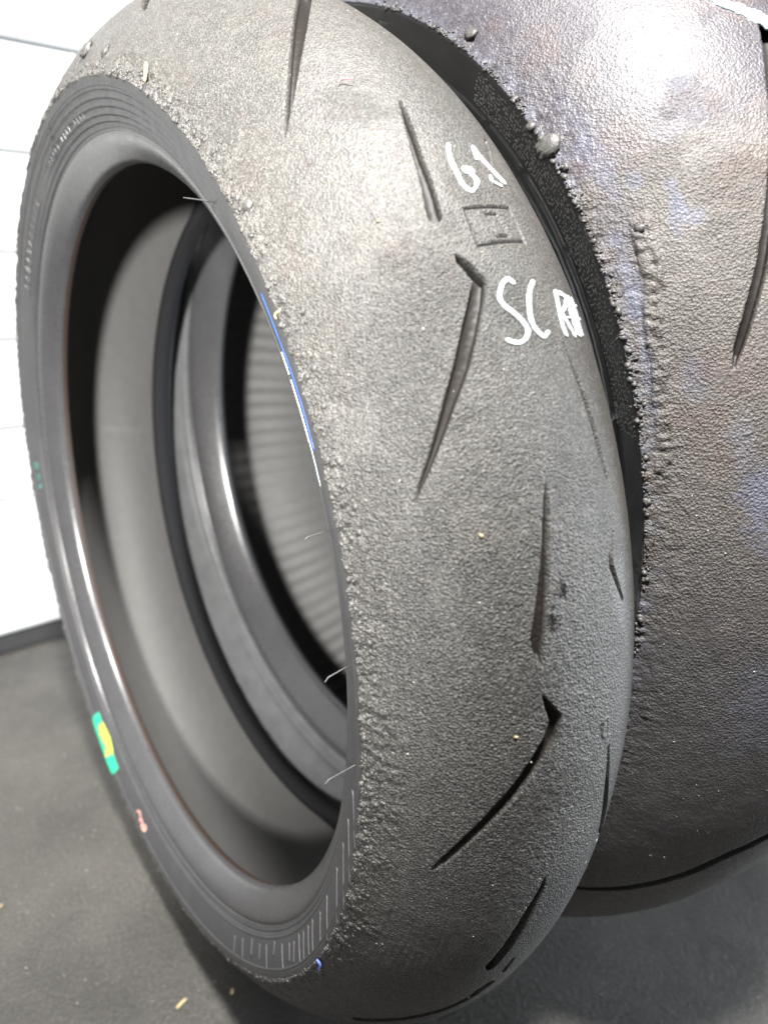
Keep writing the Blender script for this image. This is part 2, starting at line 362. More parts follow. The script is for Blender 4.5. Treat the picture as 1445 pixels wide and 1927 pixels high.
def height_b(T, phi, a, cut=True):
    X = np.radians(phi)*T.R*1000; Y = a*T.L*1000
    left = sst(-.78, -.99, a)
    h = .2*vnoise(X, Y, 28, 21)+.1*vnoise(X, Y, 9, 22)+.04*vnoise(X, Y, 2.6, 23)+.04*vnoise(X, Y, 1.4, 24)
    h += left*(.35*np.abs(vnoise(X, Y, 5, 25))+.18*vnoise(X, Y, 1.6, 26))
    e = sst(-.95, -1., a); h += e*(.5*vnoise(X, Y*0, 2.8, 27)+.5*vnoise(X, Y*0, 7, 28))
    # smeared rubber tongue along the shoulder
    for (p0, p1, p2, w, am) in ((34.6, 29.0, -.865, .022, .75), (28.6, 24.2, -.90, .02, .6), (23.8, 20.4, -.915, .018, .55), (19.6, 14, -.93, .018, .4)):
        c = p2+.02*(phi-p0)/(p1-p0)*-1
        m = sst(p1-.4, p1+.3, phi)*sst(p0+.5, p0-.2, phi)*sst(w*1.5, w, np.abs(a-c))
        h += m*(am*.9+.5*vnoise(X, Y, 2.2, 29))*1.3
    if cut: h += grooves_h(T, phi, a, D['GB'], 3.8)
    return h
def stain_shade_a(T, phi, a):
    X = np.radians(phi)*T.R*1000; Y = a*T.L*1000
    c = np.array([.034, .0335, .032])*np.ones(phi.shape+(3,))
    w = sst(-.2, .5, vnoise(X, Y, 40, 31)+.5*vnoise(X, Y, 13, 32)+.9*sst(20, 60, phi)-.3)[..., None]*.6
    c = c*(1-w)+np.array([.048, .045, .040])*w
    s = sst(.25, .7, vnoise(X, Y*2, 11, 33)+.3*sst(-.2, .3, a))[..., None]*sst(20, 40, phi)[..., None]*.5
    c = c*(1-s)+np.array([.04, .032, .03])*s
    # shade painted into the colour low on the left half of the tread
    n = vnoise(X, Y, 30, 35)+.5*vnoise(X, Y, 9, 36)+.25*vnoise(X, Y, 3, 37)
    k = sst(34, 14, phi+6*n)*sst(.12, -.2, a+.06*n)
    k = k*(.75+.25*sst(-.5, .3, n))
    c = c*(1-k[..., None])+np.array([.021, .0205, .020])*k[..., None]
    for P in D['EA']:
        m = (phi > 37) & (phi < 41.2) & (a > -.25) & (a < .12)
        if m.any():
            d, _ = dist_path(T, phi[m], a[m], P); c[m] *= (1-.8*sst(.7, .3, d))[..., None]
    # scoured circumferential band near the shoulder
    b = (sst(-.9, -.75, a)*sst(-.55, -.7, a)*(.5+.5*vnoise(X*.12, Y, 1.3, 34)))[..., None]*.35
    return c*(1-b)+np.array([.045, .045, .047])*b
def stain_shade_b(T, phi, a):
    X = np.radians(phi)*T.R*1000; Y = a*T.L*1000
    f = phi.shape+(1,); n1 = vnoise(X, Y, 45, 41)+.6*vnoise(X, Y, 16, 42)+.3*vnoise(X, Y, 5, 43)
    n2 = vnoise(X, Y, 38, 44)+.6*vnoise(X, Y, 12, 45)+.35*vnoise(X, Y, 4, 46)
    c = np.array([.070, .062, .057])*np.ones(phi.shape+(3,))
    w = (sst(-.2, .6, .6*n1+1.9*sst(33, 46, phi)-.5)*.88).reshape(f); c = c*(1-w)+np.array([.034, .031, .043])*w
    w = (sst(.1, .9, n2+.9*sst(40, 50, phi)*sst(-.5, -.2, a))*.4).reshape(f); c = c*(1-w)+np.array([.062, .036, .031])*w
    low = (sst(16, -2, phi+5*n1)*.75).reshape(f); c = c*(1-low)+np.array([.04, .04, .044])*low  # lower tread darkened in the colour, shade painted over the stains
    n3 = vnoise(X, Y, 7, 47)+.6*vnoise(X, Y, 2.5, 48)
    for (p, q, rp, ra, s) in ((34.6, -.762, 1.7, .022, 1.0), (33.0, -.79, .9, .02, .7), (33.2, -.742, .7, .04, .6), (12.2, -.68, 2.6, .07, .9), (16.0, -.74, 2.5, .04, .35), (41, -.9, 5, .035, .55),
                              (29.5, -.935, 5, .02, .75), (25, -.95, 6, .015, .6), (45, -.62, 4, .1, .3), (37.3, -.84, 1.2, .02, .7), (-3, -.6, 5, .12, .35), (22, -.84, 2, .03, .4)):
        d = np.hypot((phi-p)/rp, (a-q)/ra); w = (sst(1.35, .35, d-.45*n3)*s*.55).reshape(f)
        c = c*(1-w)+np.array([.085, .10, .165])*w
    for (p0, p1, p2) in ((34.6, 29.0, -.865), (28.6, 24.2, -.90), (23.8, 20.4, -.915), (19.6, 14, -.93)):
        m = sst(p1-.3, p1+.3, phi)*sst(p0+.4, p0-.2, phi)*sst(.03, .018, np.abs(a-p2+.02*(phi-p0)/(p1-p0)))*.5*sst(-.9, .4, n3+.6*sst(30, 20, phi))
        c = c*(1-m[..., None])+np.array([.045, .04, .035])*m[..., None]
    w = (sst(-.93, -.99, a)*.5*sst(-.2, .6, n3)).reshape(f); c = c*(1-w)+np.array([.10, .105, .14])*w
    return c

# ------------------------------------------------------------------ tyre builder
def phis(segs):
    out = []
    for a, b, st in segs: out.append(np.arange(a, b, (b-a)/max(1, round((b-a)/st)))[:max(1, round((b-a)/st))])
    return np.concatenate(out)
def build_tyre(T, hfn, sfn, mt, ms, ph, av, sidefn, ribs, rib_amp, gp=()):
    PH, AV = np.meshgrid(ph, av, indexing='ij'); PH, AV = snap(T, PH, AV, gp)
    x, r = T.tread(AV); nx, nr = T.tread_n(AV); h = hfn(T, PH, AV)*.001
    sk = (np.arange(len(av)) == 0) | (np.arange(len(av)) == len(av)-1); h[:, sk] = -.0022   # skirt row closing the torn edge
    V = T.rev(PH, x+nx*h, r+nr*h)
    dx = AV*T.L*1000; X = np.radians(PH)*T.R*1000
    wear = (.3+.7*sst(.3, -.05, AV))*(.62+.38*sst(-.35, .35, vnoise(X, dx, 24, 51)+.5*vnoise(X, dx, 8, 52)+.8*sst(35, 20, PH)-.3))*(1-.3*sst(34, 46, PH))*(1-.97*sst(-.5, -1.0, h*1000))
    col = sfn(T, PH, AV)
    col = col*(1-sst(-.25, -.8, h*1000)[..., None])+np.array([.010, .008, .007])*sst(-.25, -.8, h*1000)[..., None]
    mesh_obj('tread', V, grid_faces(len(ph), len(av)), mt, T.e, attrs={'groove': sst(-.5, -1.0, h*1000).ravel(), 'wear': wear.ravel(), 'stain_shade': col.reshape(-1, 3)})
    # sidewalls
    p2 = np.arange(-180, 180, .3)
    for sg in (-1, 1):
        k = np.linspace(-.0, .56, 110 if sg < 0 else 24); P, K = np.meshgrid(p2, k, indexing='ij')
        x, r = T.side(K, sg); nx, nr = T.side_n(K, sg); h = sidefn(P, K)*.001
        h = h-.0006*sst(.02, 0, K)
        mesh_obj('sidewall', T.rev(P, x+nx*h, r+nr*h), grid_faces(len(p2), len(k)) if sg < 0 else grid_faces(len(p2), len(k))[:, ::-1].copy(), ms, T.e)
        # bead: outer lip, toe, and the turn up into the carcass
        prof = []
        for kk, hh in ((.56, -.3), (.575, -1.0), (.59, -1.0), (.61, .1), (.64, .6), (.69, .9), (.76, .9), (.84, .6), (.92, .2), (.97, -.1), (1.0, -.5)):
            x0, r0 = T.side(kk, 1); n0 = T.side_n(kk, 1); prof.append((x0+n0[0]*hh*.001, r0+n0[1]*hh*.001))
        xb, rb = T.xb, T.rb
        prof += [(xb-.0022, rb-.0005), (xb-.0050, rb-.0004), (xb-.0078, rb+.0004), (xb-.0090, rb+.0025), (xb-.0086, rb+.006), (xb-.006, rb+.012)]
        xe = (T.xs-.009)*math.sin(.92*T.tm)/math.sin(T.tm); re = T.R-T.th-(T.R-T.rs)*(1-math.cos(.92*T.tm))/(1-math.cos(T.tm))
        x1, r1 = xb-.006, rb+.012
        for t in (.25, .5, .75, 1): prof.append((x1+(xe-x1)*math.sin(t*math.pi/2), r1+(re-r1)*t))
        prof = np.array(prof)
        # smooth densify
        t = np.arange(len(prof)); tt = np.linspace(0, len(prof)-1, len(prof)*4)
        xx = np.interp(tt, t, prof[:, 0]); rr = np.interp(tt, t, prof[:, 1])
        for _ in range(3):
            xx[1:-1] = (xx[:-2]+2*xx[1:-1]+xx[2:])/4; rr[1:-1] = (rr[:-2]+2*rr[1:-1]+rr[2:])/4
        p3 = np.arange(-180, 180, .75); P, I = np.meshgrid(p3, np.arange(len(xx)), indexing='ij')
        w = 1+0*P
        V = T.rev(P, sg*xx[I], rr[I])
        c_ = int(12.5*4)
        for nm_, i0, i1, mm_ in (('bead', 0, c_, M['bead'] if (sg < 0) else M['black_rubber_shade']), ('inner_wall', c_-1, len(xx), M['wall_reflection'] if sg < 0 and T.R < .31 else M['black_rubber_shade'])):
            f = grid_faces(len(p3), i1-i0); mesh_obj(nm_, V[:, i0:i1], f if sg < 0 else f[:, ::-1].copy(), mm_, T.e)
    # liner
    p4 = np.arange(-180, 180, .5); al = np.linspace(-.92, .92, 70); P, Q = np.meshgrid(p4, al, indexing='ij')
    t = Q*T.tm; x = (T.xs-.009)*np.sin(t)/math.sin(T.tm); r = T.R-T.th-(T.R-T.rs)*(1-np.cos(t))/(1-math.cos(T.tm))
    r = r+rib_amp*.001*np.sin(np.radians(P)*ribs)*(.6+.4*vnoise(P, Q, 9, 60))*sst(.95, .6, np.abs(Q))+.0006*vnoise(P, Q*20, 14, 61)
    f = grid_faces(len(p4), len(al))[:, ::-1].copy(); mesh_obj('inner_liner', T.rev(P, x, r), f, M['liner'], T.e)

def side_a(P, K):
    rb = sst(50, 60, P)*sst(122, 108, P)
    s = np.sin((K-.10)/.40*2*math.pi*4.5)
    h = .5*s*rb*sst(.1, .14, K)*sst(.5, .46, K)
    h += rb*.12*np.sin(np.radians(P)*1300)*sst(.1, .14, K)*sst(.5, .46, K)
    h += -.5*sst(.018, .0, np.abs(K-.50))+.25*sst(.04, .02, np.abs(K-.07))
    h += .35*sst(.022, .006, np.abs(K-.44))*sst(20, 0, P)+.3*sst(.02, .006, np.abs(K-.09))
    # raised chevron mark
    h += .8*sst(.5, .2, np.abs(P-(108+12*(K-.25))))*sst(.08, .1, K)*sst(.45, .42, K)
    h += .5*sst(14.5, 14, np.abs(P-130))*(sst(.012, .006, np.abs(K-.12))+sst(.012, .006, np.abs(K-.24)))
    return h
def side_bfn(P, K):
    h = -.7*sst(.012, 0, np.abs(K-.40))+.4*sst(.02, .01, np.abs(K-.49))
    ridge = sst(.335, .345, K)*sst(.39, .38, K)
    for n in (20, 36.5, 46.4, 54.0, 66): ridge = ridge*(1-sst(.5, .35, np.abs(P-n)))
    h += 1.3*ridge
    h += .9*sst(.13, .2, K)*0
    # worn badge outlines near the top
    h += .5*(sst(.9, .7, np.abs(P-73)))*sst(.1, .12, K)*sst(.3, .28, K)
    return h+.15*vnoise(P*4.6, K*58, 6, 70)

A = Tyre(.3, .2155, .2503, .0447, .0652, 1.0805, .010, (0, 0, 0), 0, 0)
tag(A.e, 'narrower worn motorcycle tyre in front, with white hand-painted letters on its grey tread', 'tyre', 'used motorcycle tyres standing on the floor')
B = Tyre(.3353, .2156, .2639, .0589, .0965, 1.0955, .012, (.1514, -.0097, 0), 0.0, -.009)
tag(B.e, 'wider worn motorcycle tyre behind at right, its tread stained brown and violet blue', 'tyre', 'used motorcycle tyres standing on the floor')
pa = phis([(-180, -130, .6), (-130, -50, .3), (-50, 90, .085), (90, 180, .25)])
av_a = np.concatenate([[-1.002], np.linspace(-1, .42, 285), np.linspace(.44, 1, 22), [1.002]])
build_tyre(A, height_a, stain_shade_a, M['tread_a'], M['side'], pa, av_a, side_a, 0, 0, D['GA'])
pb = phis([(-180, -42, 1.2), (-42, 70, .12), (70, 180, .8)])
av_b = np.concatenate([[-1.002], np.linspace(-1, -.12, 200), np.linspace(-.1, 1, 28), [1.002]])
build_tyre(B, height_b, stain_shade_b, M['tread_b'], M['side_b'], pb, av_b, side_bfn, 128, .8, D['GB'])

# ------------------------------------------------------------------ ribbons of paint / print
def catmull(P, n=6):
    P = np.array(P, float)
    if len(P) < 3:
        t = np.linspace(0, 1, n*2)[:, None]; return P[0]*(1-t)+P[-1]*t
    Q = np.vstack([2*P[0]-P[1], P, 2*P[-1]-P[-2]]); out = []
    for i in range(1, len(Q)-2):
        for t in np.arange(n)/n:
            out.append(.5*((2*Q[i])+(-Q[i-1]+Q[i+1])*t+(2*Q[i-1]-5*Q[i]+4*Q[i+1]-Q[i+2])*t*t+(-Q[i-1]+3*Q[i]-3*Q[i+1]+Q[i+2])*t**3))
    out.append(P[-1]); return np.array(out)
def ribbon(T, path, h0=.15, thick=.3, dom='tread', hf=None, n=6, wscale=1., caps=True, ragged=.06, wavy=True):
    C = catmull(path, n); mm = T.tread(C[:, 1])[1] if dom == 'tread' else T.side(C[:, 1])[1]
    hh = np.zeros(len(C))
    P, N = T.frame(C[:, 0], C[:, 1], dom)
    Tn = np.gradient(P, axis=0); Tn /= np.linalg.norm(Tn, axis=1)[:, None]+1e-12
    w = C[:, 2]*wscale*.0005
    if caps:
        for end in (0, 1):
            i = 0 if end == 0 else -1; sgn = -1 if end == 0 else 1
            u = np.array([.3, .6, .85, .97, 1.]); pp = P[i]+sgn*Tn[i]*w[i]*u[:, None]; ww = w[i]*np.sqrt(1-u*u+1e-4)
            nn = np.repeat(N[i][None], 5, 0); tt = np.repeat(Tn[i][None], 5, 0)
            if end == 0: P = np.vstack([pp[::-1], P]); N = np.vstack([nn, N]); Tn = np.vstack([tt, Tn]); w = np.concatenate([ww[::-1], w])
            else: P = np.vstack([P, pp]); N = np.vstack([N, nn]); Tn = np.vstack([Tn, tt]); w = np.concatenate([w, ww])
    X = np.cross(N, Tn); X /= np.linalg.norm(X, axis=1)[:, None]
    w = w*(1+ragged*(rng.random(len(w))-.5)*2)
    us = np.array([-1.02, -1, -.8, -.4, 0, .4, .8, 1, 1.02]); hs = np.array([-.9, .5, .9, 1, 1, 1, .9, .5, -.9])
    V = P[:, None]+X[:, None]*(us[None, :, None]*w[:, None, None])
    base = h0
    # follow the displaced surface
    if hf is not None:
        y = V[..., 1]; zc = V[..., 2]-T.R; ph = np.degrees(np.arctan2(zc, -y))
        xl = V[..., 0]; aa = np.arcsin(np.clip(xl/T.xs*math.sin(T.tm), -1, 1))/T.tm
        base = h0+hf(T, ph, aa, False)
        Vs, _ = T.frame(ph, aa, 'tread'); V = Vs
    jit = (rng.random(V.shape[:2])-.5)*.08
    V = V+N[:, None]*((base+thick*hs[None]+jit)*.001)[..., None]
    return V.reshape(-1, 3), grid_faces(len(P), len(us), False)
def join(parts):
    V, F, o = [], [], 0
    for v, f in parts: V.append(v); F.append(f+o); o += len(v)
    return np.vstack(V), np.vstack(F)
pt = D['paint']
for nm, lab, lst in (('painted_letter', 'white hand-painted letter G', [pt['G'], pt['Gdot']]), ('painted_numeral', 'white hand-painted numeral 1', pt['one']),
                     ('painted_letter', 'white hand-painted letter S', [pt['S']]), ('painted_letter', 'white hand-painted letter C', [pt['C']]),
                     ('painted_letter', 'white hand-painted letters R and R overwritten by scribbled strokes', pt['R'])):
    v, f = join([ribbon(A, p, hf=height_a, wscale=.72, ragged=.12) for p in lst]); o = mesh_obj(nm, v, f, M['paint'], A.e); o['label'] = lab
v, f = join([ribbon(B, D['paintB'], hf=height_b, ragged=.25, thick=.5)]); o = mesh_obj('paint_stroke', v, f, M['paint_blue'], B.e); o['label'] = 'pale blue paint stroke across the crown'
bars = [[(p[0], p[1]) for p in b_] for b_ in D['bars']]
bars = [[(b_[0][0], min(b_[0][1]+.05, .38)), (b_[1][0], b_[1][1]+.0)] for b_ in bars]+[[(-58, .3), (-58, .1)], [(-55, .32), (-54.8, .12)], [(-46, .34), (-45.8, .1)], [(-40, .34), (-39.8, .1)], [(-33.2, .36), (-33.4, .1)], [(-29.3, .36), (-29.9, .1)], [(-20.5, .36), (-22.5, .05)]]
for b_ in bars:
    v, f = ribbon(A, [(p[0], p[1], 2.6) for p in b_], h0=-.15, thick=.6, dom='side', n=8, ragged=.05); mesh_obj('raised_bar', v, f, M['side'], A.e)
v, f = ribbon(A, [(p[0], p[1], min(p[2], 1.6)) for p in D['blue']], h0=.05, thick=.12, dom='side', ragged=0); o = mesh_obj('printed_line', v, f, M['ink_blue'], A.e); o['label'] = 'thin blue printed line'
segs = []
ks = np.linspace(37.6, 29.3, 20)
for i in range(19):
    if rng.random() < .93: segs.append(ribbon(A, [(ks[i]-.02, .40, 2.4), (ks[i+1]+.03, .40, 2.4)], h0=.1, thick=.2, dom='side', n=3, caps=False, ragged=.02))
v, f = join(segs); o = mesh_obj('printed_lettering', v, f, M['ink_white'], A.e); o['label'] = 'cream printed lettering seen edge on'
v, f = ribbon(A, [(29.2, .36, .5), (25.5, .36, .4)], h0=.05, thick=.1, dom='side', ragged=0); mesh_obj('printed_line', v, f, M['paint_blue'], A.e)
# green sticker
v, f = ribbon(A, [(-122.8, .26, 13), (-121.5, .255, 16.5), (-116.7, .24, 17), (-111.3, .21, 16.5), (-110, .2, 13)], h0=.1, thick=.15, dom='side', ragged=0, n=10, caps=False)
st = mesh_obj('sticker', v, f, M['green'], A.e); st['label'] = 'bright green sticker with a yellow middle'
v, f = ribbon(A, [(-119.6, .25, 8), (-118.2, .26, 12), (-116.3, .27, 10), (-114.2, .22, 11)], h0=.32, thick=.05, dom='side', ragged=.4)
yo = mesh_obj('sticker_print', v, f, M['yellow'], st)
v, f = join([ribbon(A, [(-99.8, .20, .9), (-99.3, .27, .9), (-98.4, .24, .9), (-97.9, .17, .9), (-97.7, .24, .9)], h0=.05, thick=.1, dom='side'),
             ribbon(A, [(-97.3, .22, 1.4), (-96.6, .15, 1.6), (-95.6, .15, 1.6), (-95.4, .22, 1.4), (-96.2, .23, 1.3)], h0=.05, thick=.1, dom='side')])
o = mesh_obj('printed_number', v, f, M['ink_pink'], A.e); o['label'] = 'small pink stamped number'
v, f = join([ribbon(A, [(183.5, .22, .6), (183.2, .30, .6), (182.3, .30, .6), (182.5, .22, .6), (183.5, .22, .6)], h0=.05, thick=.1, dom='side'),
             ribbon(A, [(185.6, .22, .6), (185.6, .31, .6), (184.8, .30, .6), (185.0, .24, .6)], h0=.05, thick=.1, dom='side'),
             ribbon(A, [(187.6, .22, .6), (187.2, .27, .6), (187.6, .31, .6), (186.5, .31, .6)], h0=.05, thick=.1, dom='side')])
o = mesh_obj('printed_marking', v, f, M['ink_teal'], A.e); o['label'] = 'small teal stamped characters'
# raised sidewall lettering (too small to read)
let = []
for i, p in enumerate(np.linspace(94, 113, 15)):
    if i in (4, 9): continue
    c = .36; hgt = .035
    let.append(ribbon(A, [(p-.3, c-hgt, .5), (p-.3, c+hgt, .5)], h0=.1, thick=.5, dom='side', n=3))
    if i % 2: let.append(ribbon(A, [(p-.3, c-hgt, .5), (p+.35, c-hgt, .5)], h0=.1, thick=.5, dom='side', n=3))
    if i % 3: let.append(ribbon(A, [(p-.3, c, .5), (p+.35, c, .5)], h0=.1, thick=.5, dom='side', n=3))
for i, p in enumerate(np.arange(124, 146, 2.0)):
    let.append(ribbon(A, [(p, .27, .9), (p+.2, .37, .9)], h0=0, thick=.4, dom='side', n=3))
let.append(ribbon(A, [(123, .40, .6), (134, .40, .6), (146, .40, .6)], h0=0, thick=.4, dom='side', n=6))
v, f = join(let); o = mesh_obj('raised_lettering', v, f, M['bead'], A.e); o['label'] = 'tiny moulded lettering'; o['kind'] = 'stuff'

# ------------------------------------------------------------------ crumbs, blobs, pips
import bmesh
def ico(sub):
    bm = bmesh.new(); bmesh.ops.create_icosphere(bm, subdivisions=sub, radius=1)
    v = np.array([x.co[:] for x in bm.verts]); f = np.array([[q.index for q in x.verts] for x in bm.faces]); bm.free(); return v, f
I1, I2, I3 = ico(1), ico(2), ico(3)
def lump(P, N, sx, sy, sz, shape=I1, jit=.3, yaw=None):
    v, f = shape; N = N/np.linalg.norm(N); t = np.cross(N, [1, .2, .1]); t /= np.linalg.norm(t); b = np.cross(N, t)
    a = rng.random()*6.28 if yaw is None else yaw; t, b = t*math.cos(a)+b*math.sin(a), -t*math.sin(a)+b*math.cos(a)
    d = 1+jit*(rng.random(len(v))-.5)*2
    q = v*d[:, None]; return P+q[:, :1]*t*sx+q[:, 1:2]*b*sy+q[:, 2:3]*N*sz, f
def scatter(T, n, prange, vfn, sizes, dom='tread', hf=None, flat=.6, shape=I1):
    parts = []
    for _ in range(n):
        p = rng.uniform(*prange)
        while n > 400 and vnoise(p, 3.3, 1.7, 80)+.6*vnoise(p, 1.1, .6, 81) < rng.uniform(-.9, .5): p = rng.uniform(*prange)
        v = vfn(); s = rng.uniform(*sizes)*.001*rng.choice([1, .8, .6, 1.2, 1.9])
        P, N = T.frame(np.array([p]), np.array([v]), dom); h = 0
        if hf is not None: h = hf(T, np.array([p]), np.array([v]), False)[0]*.001
        parts.append(lump(P[0]+N[0]*(h+s*.1), N[0], s, s*rng.uniform(.7, 1.6), s*flat, shape, .35))
    return join(parts)
v, f = scatter(A, 3200, (-60, 110), lambda: -1+abs(rng.normal(0, .035)), (.2, .6), hf=height_a, flat=.45)
o = mesh_obj('rubber_crumbs', v, f, M['crumb'], A.e); o['kind'] = 'stuff'
v, f = scatter(A, 900, (110, 250), lambda: -1+abs(rng.normal(0, .03)), (.4, 1.0), hf=None)
o = mesh_obj('rubber_crumbs', v, f, M['crumb'], A.e); o['kind'] = 'stuff'
v, f = scatter(B, 500, (-12, 74), lambda: -1+abs(rng.normal(0, .008)), (.3, .8), hf=height_b)
o = mesh_obj('rubber_crumbs', v, f, M['crumb'], B.e); o['kind'] = 'stuff'
v, f = scatter(A, 320, (-45, 95), lambda: rng.uniform(-.98, .3), (.08, .2), hf=height_a)
o = mesh_obj('grit', v, f, M['grit'], A.e); o['kind'] = 'stuff'
v, f = scatter(B, 350, (-35, 65), lambda: rng.uniform(-.98, -.15), (.1, .22), hf=height_b)
o = mesh_obj('grit', v, f, M['grit'], B.e); o['kind'] = 'stuff'
def tube(pts, rads, n=6):
    pts = np.array(pts, float); V = []; Tn = np.gradient(pts, axis=0)
    for p, t, r in zip(pts, Tn, rads):
        t = t/np.linalg.norm(t); a = np.cross(t, [.3, .2, .9]); a /= np.linalg.norm(a); b = np.cross(t, a)
        for i in range(n):
            an = 2*math.pi*i/n; V.append(p+r*(a*math.cos(an)+b*math.sin(an)))
    F = [[i*n+j, i*n+(j+1) % n, (i+1)*n+(j+1) % n, (i+1)*n+j] for i in range(len(pts)-1) for j in range(n)]
    return np.array(V), np.array(F)
# rolled, torn rubber shreds along the worn shoulders
for T, n_, pr_, sp_, hf_ in ((A, 260, (-50, 105), .045, height_a), (B, 90, (0, 70), .012, height_b)):
    pl = []
    for _ in range(n_):
        p = rng.uniform(*pr_)
        while vnoise(p, 5.3, 2.3, 85) < rng.uniform(-.8, .5): p = rng.uniform(*pr_)
        a_ = -1+abs(rng.normal(0, sp_))+.004; L_ = rng.uniform(.8, 2.6); w_ = rng.uniform(.16, .42); th_ = rng.normal(0, .6)
        t = np.linspace(-.5, .5, 6); cv = rng.uniform(-.5, .5)
        u_ = L_*t; q_ = cv*L_*(t*t-.1)+rng.normal(0, .08, 6)
        du = u_*math.cos(th_)-q_*math.sin(th_); dv = u_*math.sin(th_)+q_*math.cos(th_)
        pp = p+np.degrees(du*.001/T.R); aa = np.clip(a_+dv*.001/T.L, -1, 1)
        P, N = T.frame(pp, aa); hh = hf_(T, pp, aa, False)*.001
        v, f = tube(P+N*(hh+w_*.0003+.0004*np.abs(t*cv))[:, None], w_*.001*(1-1.2*t*t)*(1+rng.normal(0, .22, 6)), 6)
        pl.append((v, f))
    v, f = join(pl); o = mesh_obj('rubber_shreds', v, f, M['crumb'], T.e); o['kind'] = 'stuff'
# torn pits beside the straight groove
for key, n_, sp_ in (('scar', 14, .0014), ('scar2', 20, .002)):
    p0, a0 = D['pts'][key]; pl = []
    for _ in range(n_):
        pp, aa = p0+rng.normal(0, .3), a0+rng.normal(0, sp_*6); s_ = rng.uniform(.00025, .0006)
        P, N = A.frame(np.array([pp]), np.array([aa])); pl.append(lump(P[0]+N[0]*.0002, N[0], s_, s_*1.4, s_*.7, I1, .35))
    v, f = join(pl); o = mesh_obj('torn_crumbs', v, f, M['black_rubber_shade'], A.e); o['kind'] = 'stuff'
# moulded pips of tyre B's sidewall
pl = []
for p in np.arange(18, 56, .42):
    for i in range(8):
        kk = .055+i*.034+rng.normal(0, .005); pp = p+rng.normal(0, .07)+i*.12
        if rng.random() < .12: continue
        P, N = B.frame(np.array([pp]), np.array([kk]), 'side'); pl.append(lump(P[0], N[0], .00055*rng.uniform(.6, 1.3), .0009*rng.uniform(.7, 1.3), .0005*rng.uniform(.6, 1.2), I1, .2, yaw=None))
v, f = join(pl); o = mesh_obj('moulded_pips', v, f, M['pips'], B.e); o['kind'] = 'stuff'
def blob(T, key, s, shape=I3, jit=.07, flat=.45, hf=None, m='crumb', da=0):
    p, a = D['pts'][key]; P, N = T.frame(np.array([p]), np.array([a+da]))
    v, f = lump(P[0]+N[0]*s*.15, N[0], s, s*1.1, s*flat, shape, jit); mesh_obj('rubber_blob', v, f, M[m], T.e)
blob(A, 'blob1', .0021, flat=.6, jit=.1); blob(A, 'tl', .0042, I3, .22, .4); blob(A, 'tl2', .0028, I3, .25, .4)
blob(B, 'Bblob', .0048, I3, .16, .3); blob(B, 'Bblob2', .0022, I2, .15, .7); blob(B, 'Bblob3', .003, I2, .35, .3); blob(B, 'Bblob4', .0016, I2, .3)
blob(B, 'e1', .002, I2, .3)

for (p, k, L, dx) in ((54.2, .31, .0125, .0), (21.7, .31, .0105, -.12), (9.65, .36, .0100, -.25), (.84, .2, .0130, -.15)):
    P, N = A.frame(np.array([p]), np.array([k]), 'side'); P, N = P[0], N[0]
    N = np.array([-1, 0, .06])
    pts = [P+N*L*t+np.array([0, 0, dx*L*t*(1.0 if t < .9 else 1.5)]) for t in np.linspace(-.05, 1, 9)]
    v, f = tube(pts, [.00045]+[.00028]*7+[.0002]); o = mesh_obj('moulding_whisker', v, f, M['side'], A.e)

# ------------------------------------------------------------------ floor, strip, wall
def plane(name, x0, y0, x1, y1, z, m, rot=0, org=(0, 0)):
    c, s = math.cos(rot), math.sin(rot)
    V = [(org[0]+x*c-y*s, org[1]+x*s+y*c, z) for x, y in ((x0, y0), (x1, y0), (x1, y1), (x0, y1))]
    return mesh_obj(name, V, [(0, 1, 2, 3)], m, smooth=False)
tag(plane('floor', -150, -150, 150, 150, 0, M['floor']), kind='structure')
WA = rad(4.5); WO = (-.082, .489)
def box(name, x0, x1, y0, y1, z0, z1, m, parent, bev=.002):
    bm = bmesh.new(); bmesh.ops.create_cube(bm, size=1)
    for vv in bm.verts: vv.co = Vector(((x0+x1)/2+vv.co.x*(x1-x0), (y0+y1)/2+vv.co.y*(y1-y0), (z0+z1)/2+vv.co.z*(z1-z0)))
    bmesh.ops.bevel(bm, geom=bm.edges[:]+bm.verts[:], offset=bev, segments=2, affect='EDGES')
    me = bpy.data.meshes.new(name); bm.to_mesh(me); bm.free(); me.materials.append(m)
    o = bpy.data.objects.new(name, me); COL.objects.link(o); o.parent = parent; return o
we = bpy.data.objects.new('board_wall', None); COL.objects.link(we); we.location = (WO[0], WO[1], 0); we.rotation_euler = (0, 0, WA)
tag(we, 'white wall of horizontal boards behind the two tyres', 'wall')
lev = [.004, .080, .177, .262, .362, .455, .555, .658, .758, .858, .958, 1.058, 1.158, 1.258]
for i in range(len(lev)-1):
    z0, z1 = lev[i], lev[i+1]; n = 6
    # each board leans out a little towards its lower edge
    V = []; x0, x1 = -1.6, 2.2
    prof = [(.020, z0+.0002), (-.003, z0+.0006), (-.0065, z0+.0016), (-.0095, z0+.006), (-.0115, z0+.02), (-.0105, z0+.04), (-.007, z1-.025), (-.004, z1-.010), (-.003, z1-.004), (-.001, z1-.0004), (.020, z1-.0003)]
    for x in (x0, x1): V += [(x, y, z) for y, z in prof]
    m_ = len(prof); F = [(j, j+1, m_+j+1, m_+j) for j in range(m_-1)]+[tuple(range(m_)), tuple(range(2*m_-1, m_-1, -1)), (m_-1, 0, m_, 2*m_-1)]
    mesh_obj('board', V, F, M['wall'], we, smooth=False)
st_ = bpy.data.objects.new('base_strip', None)
s1 = box('base_strip', -1.6, 2.2, -.046, -.0095, .0, .006, M['strip'], None, .0015); s1.location = (WO[0], WO[1], .0); s1.rotation_euler = (0, 0, WA)
bpy.data.objects.remove(st_)
tag(s1, 'flat black rubber strip lying along the foot of the white wall', 'strip')

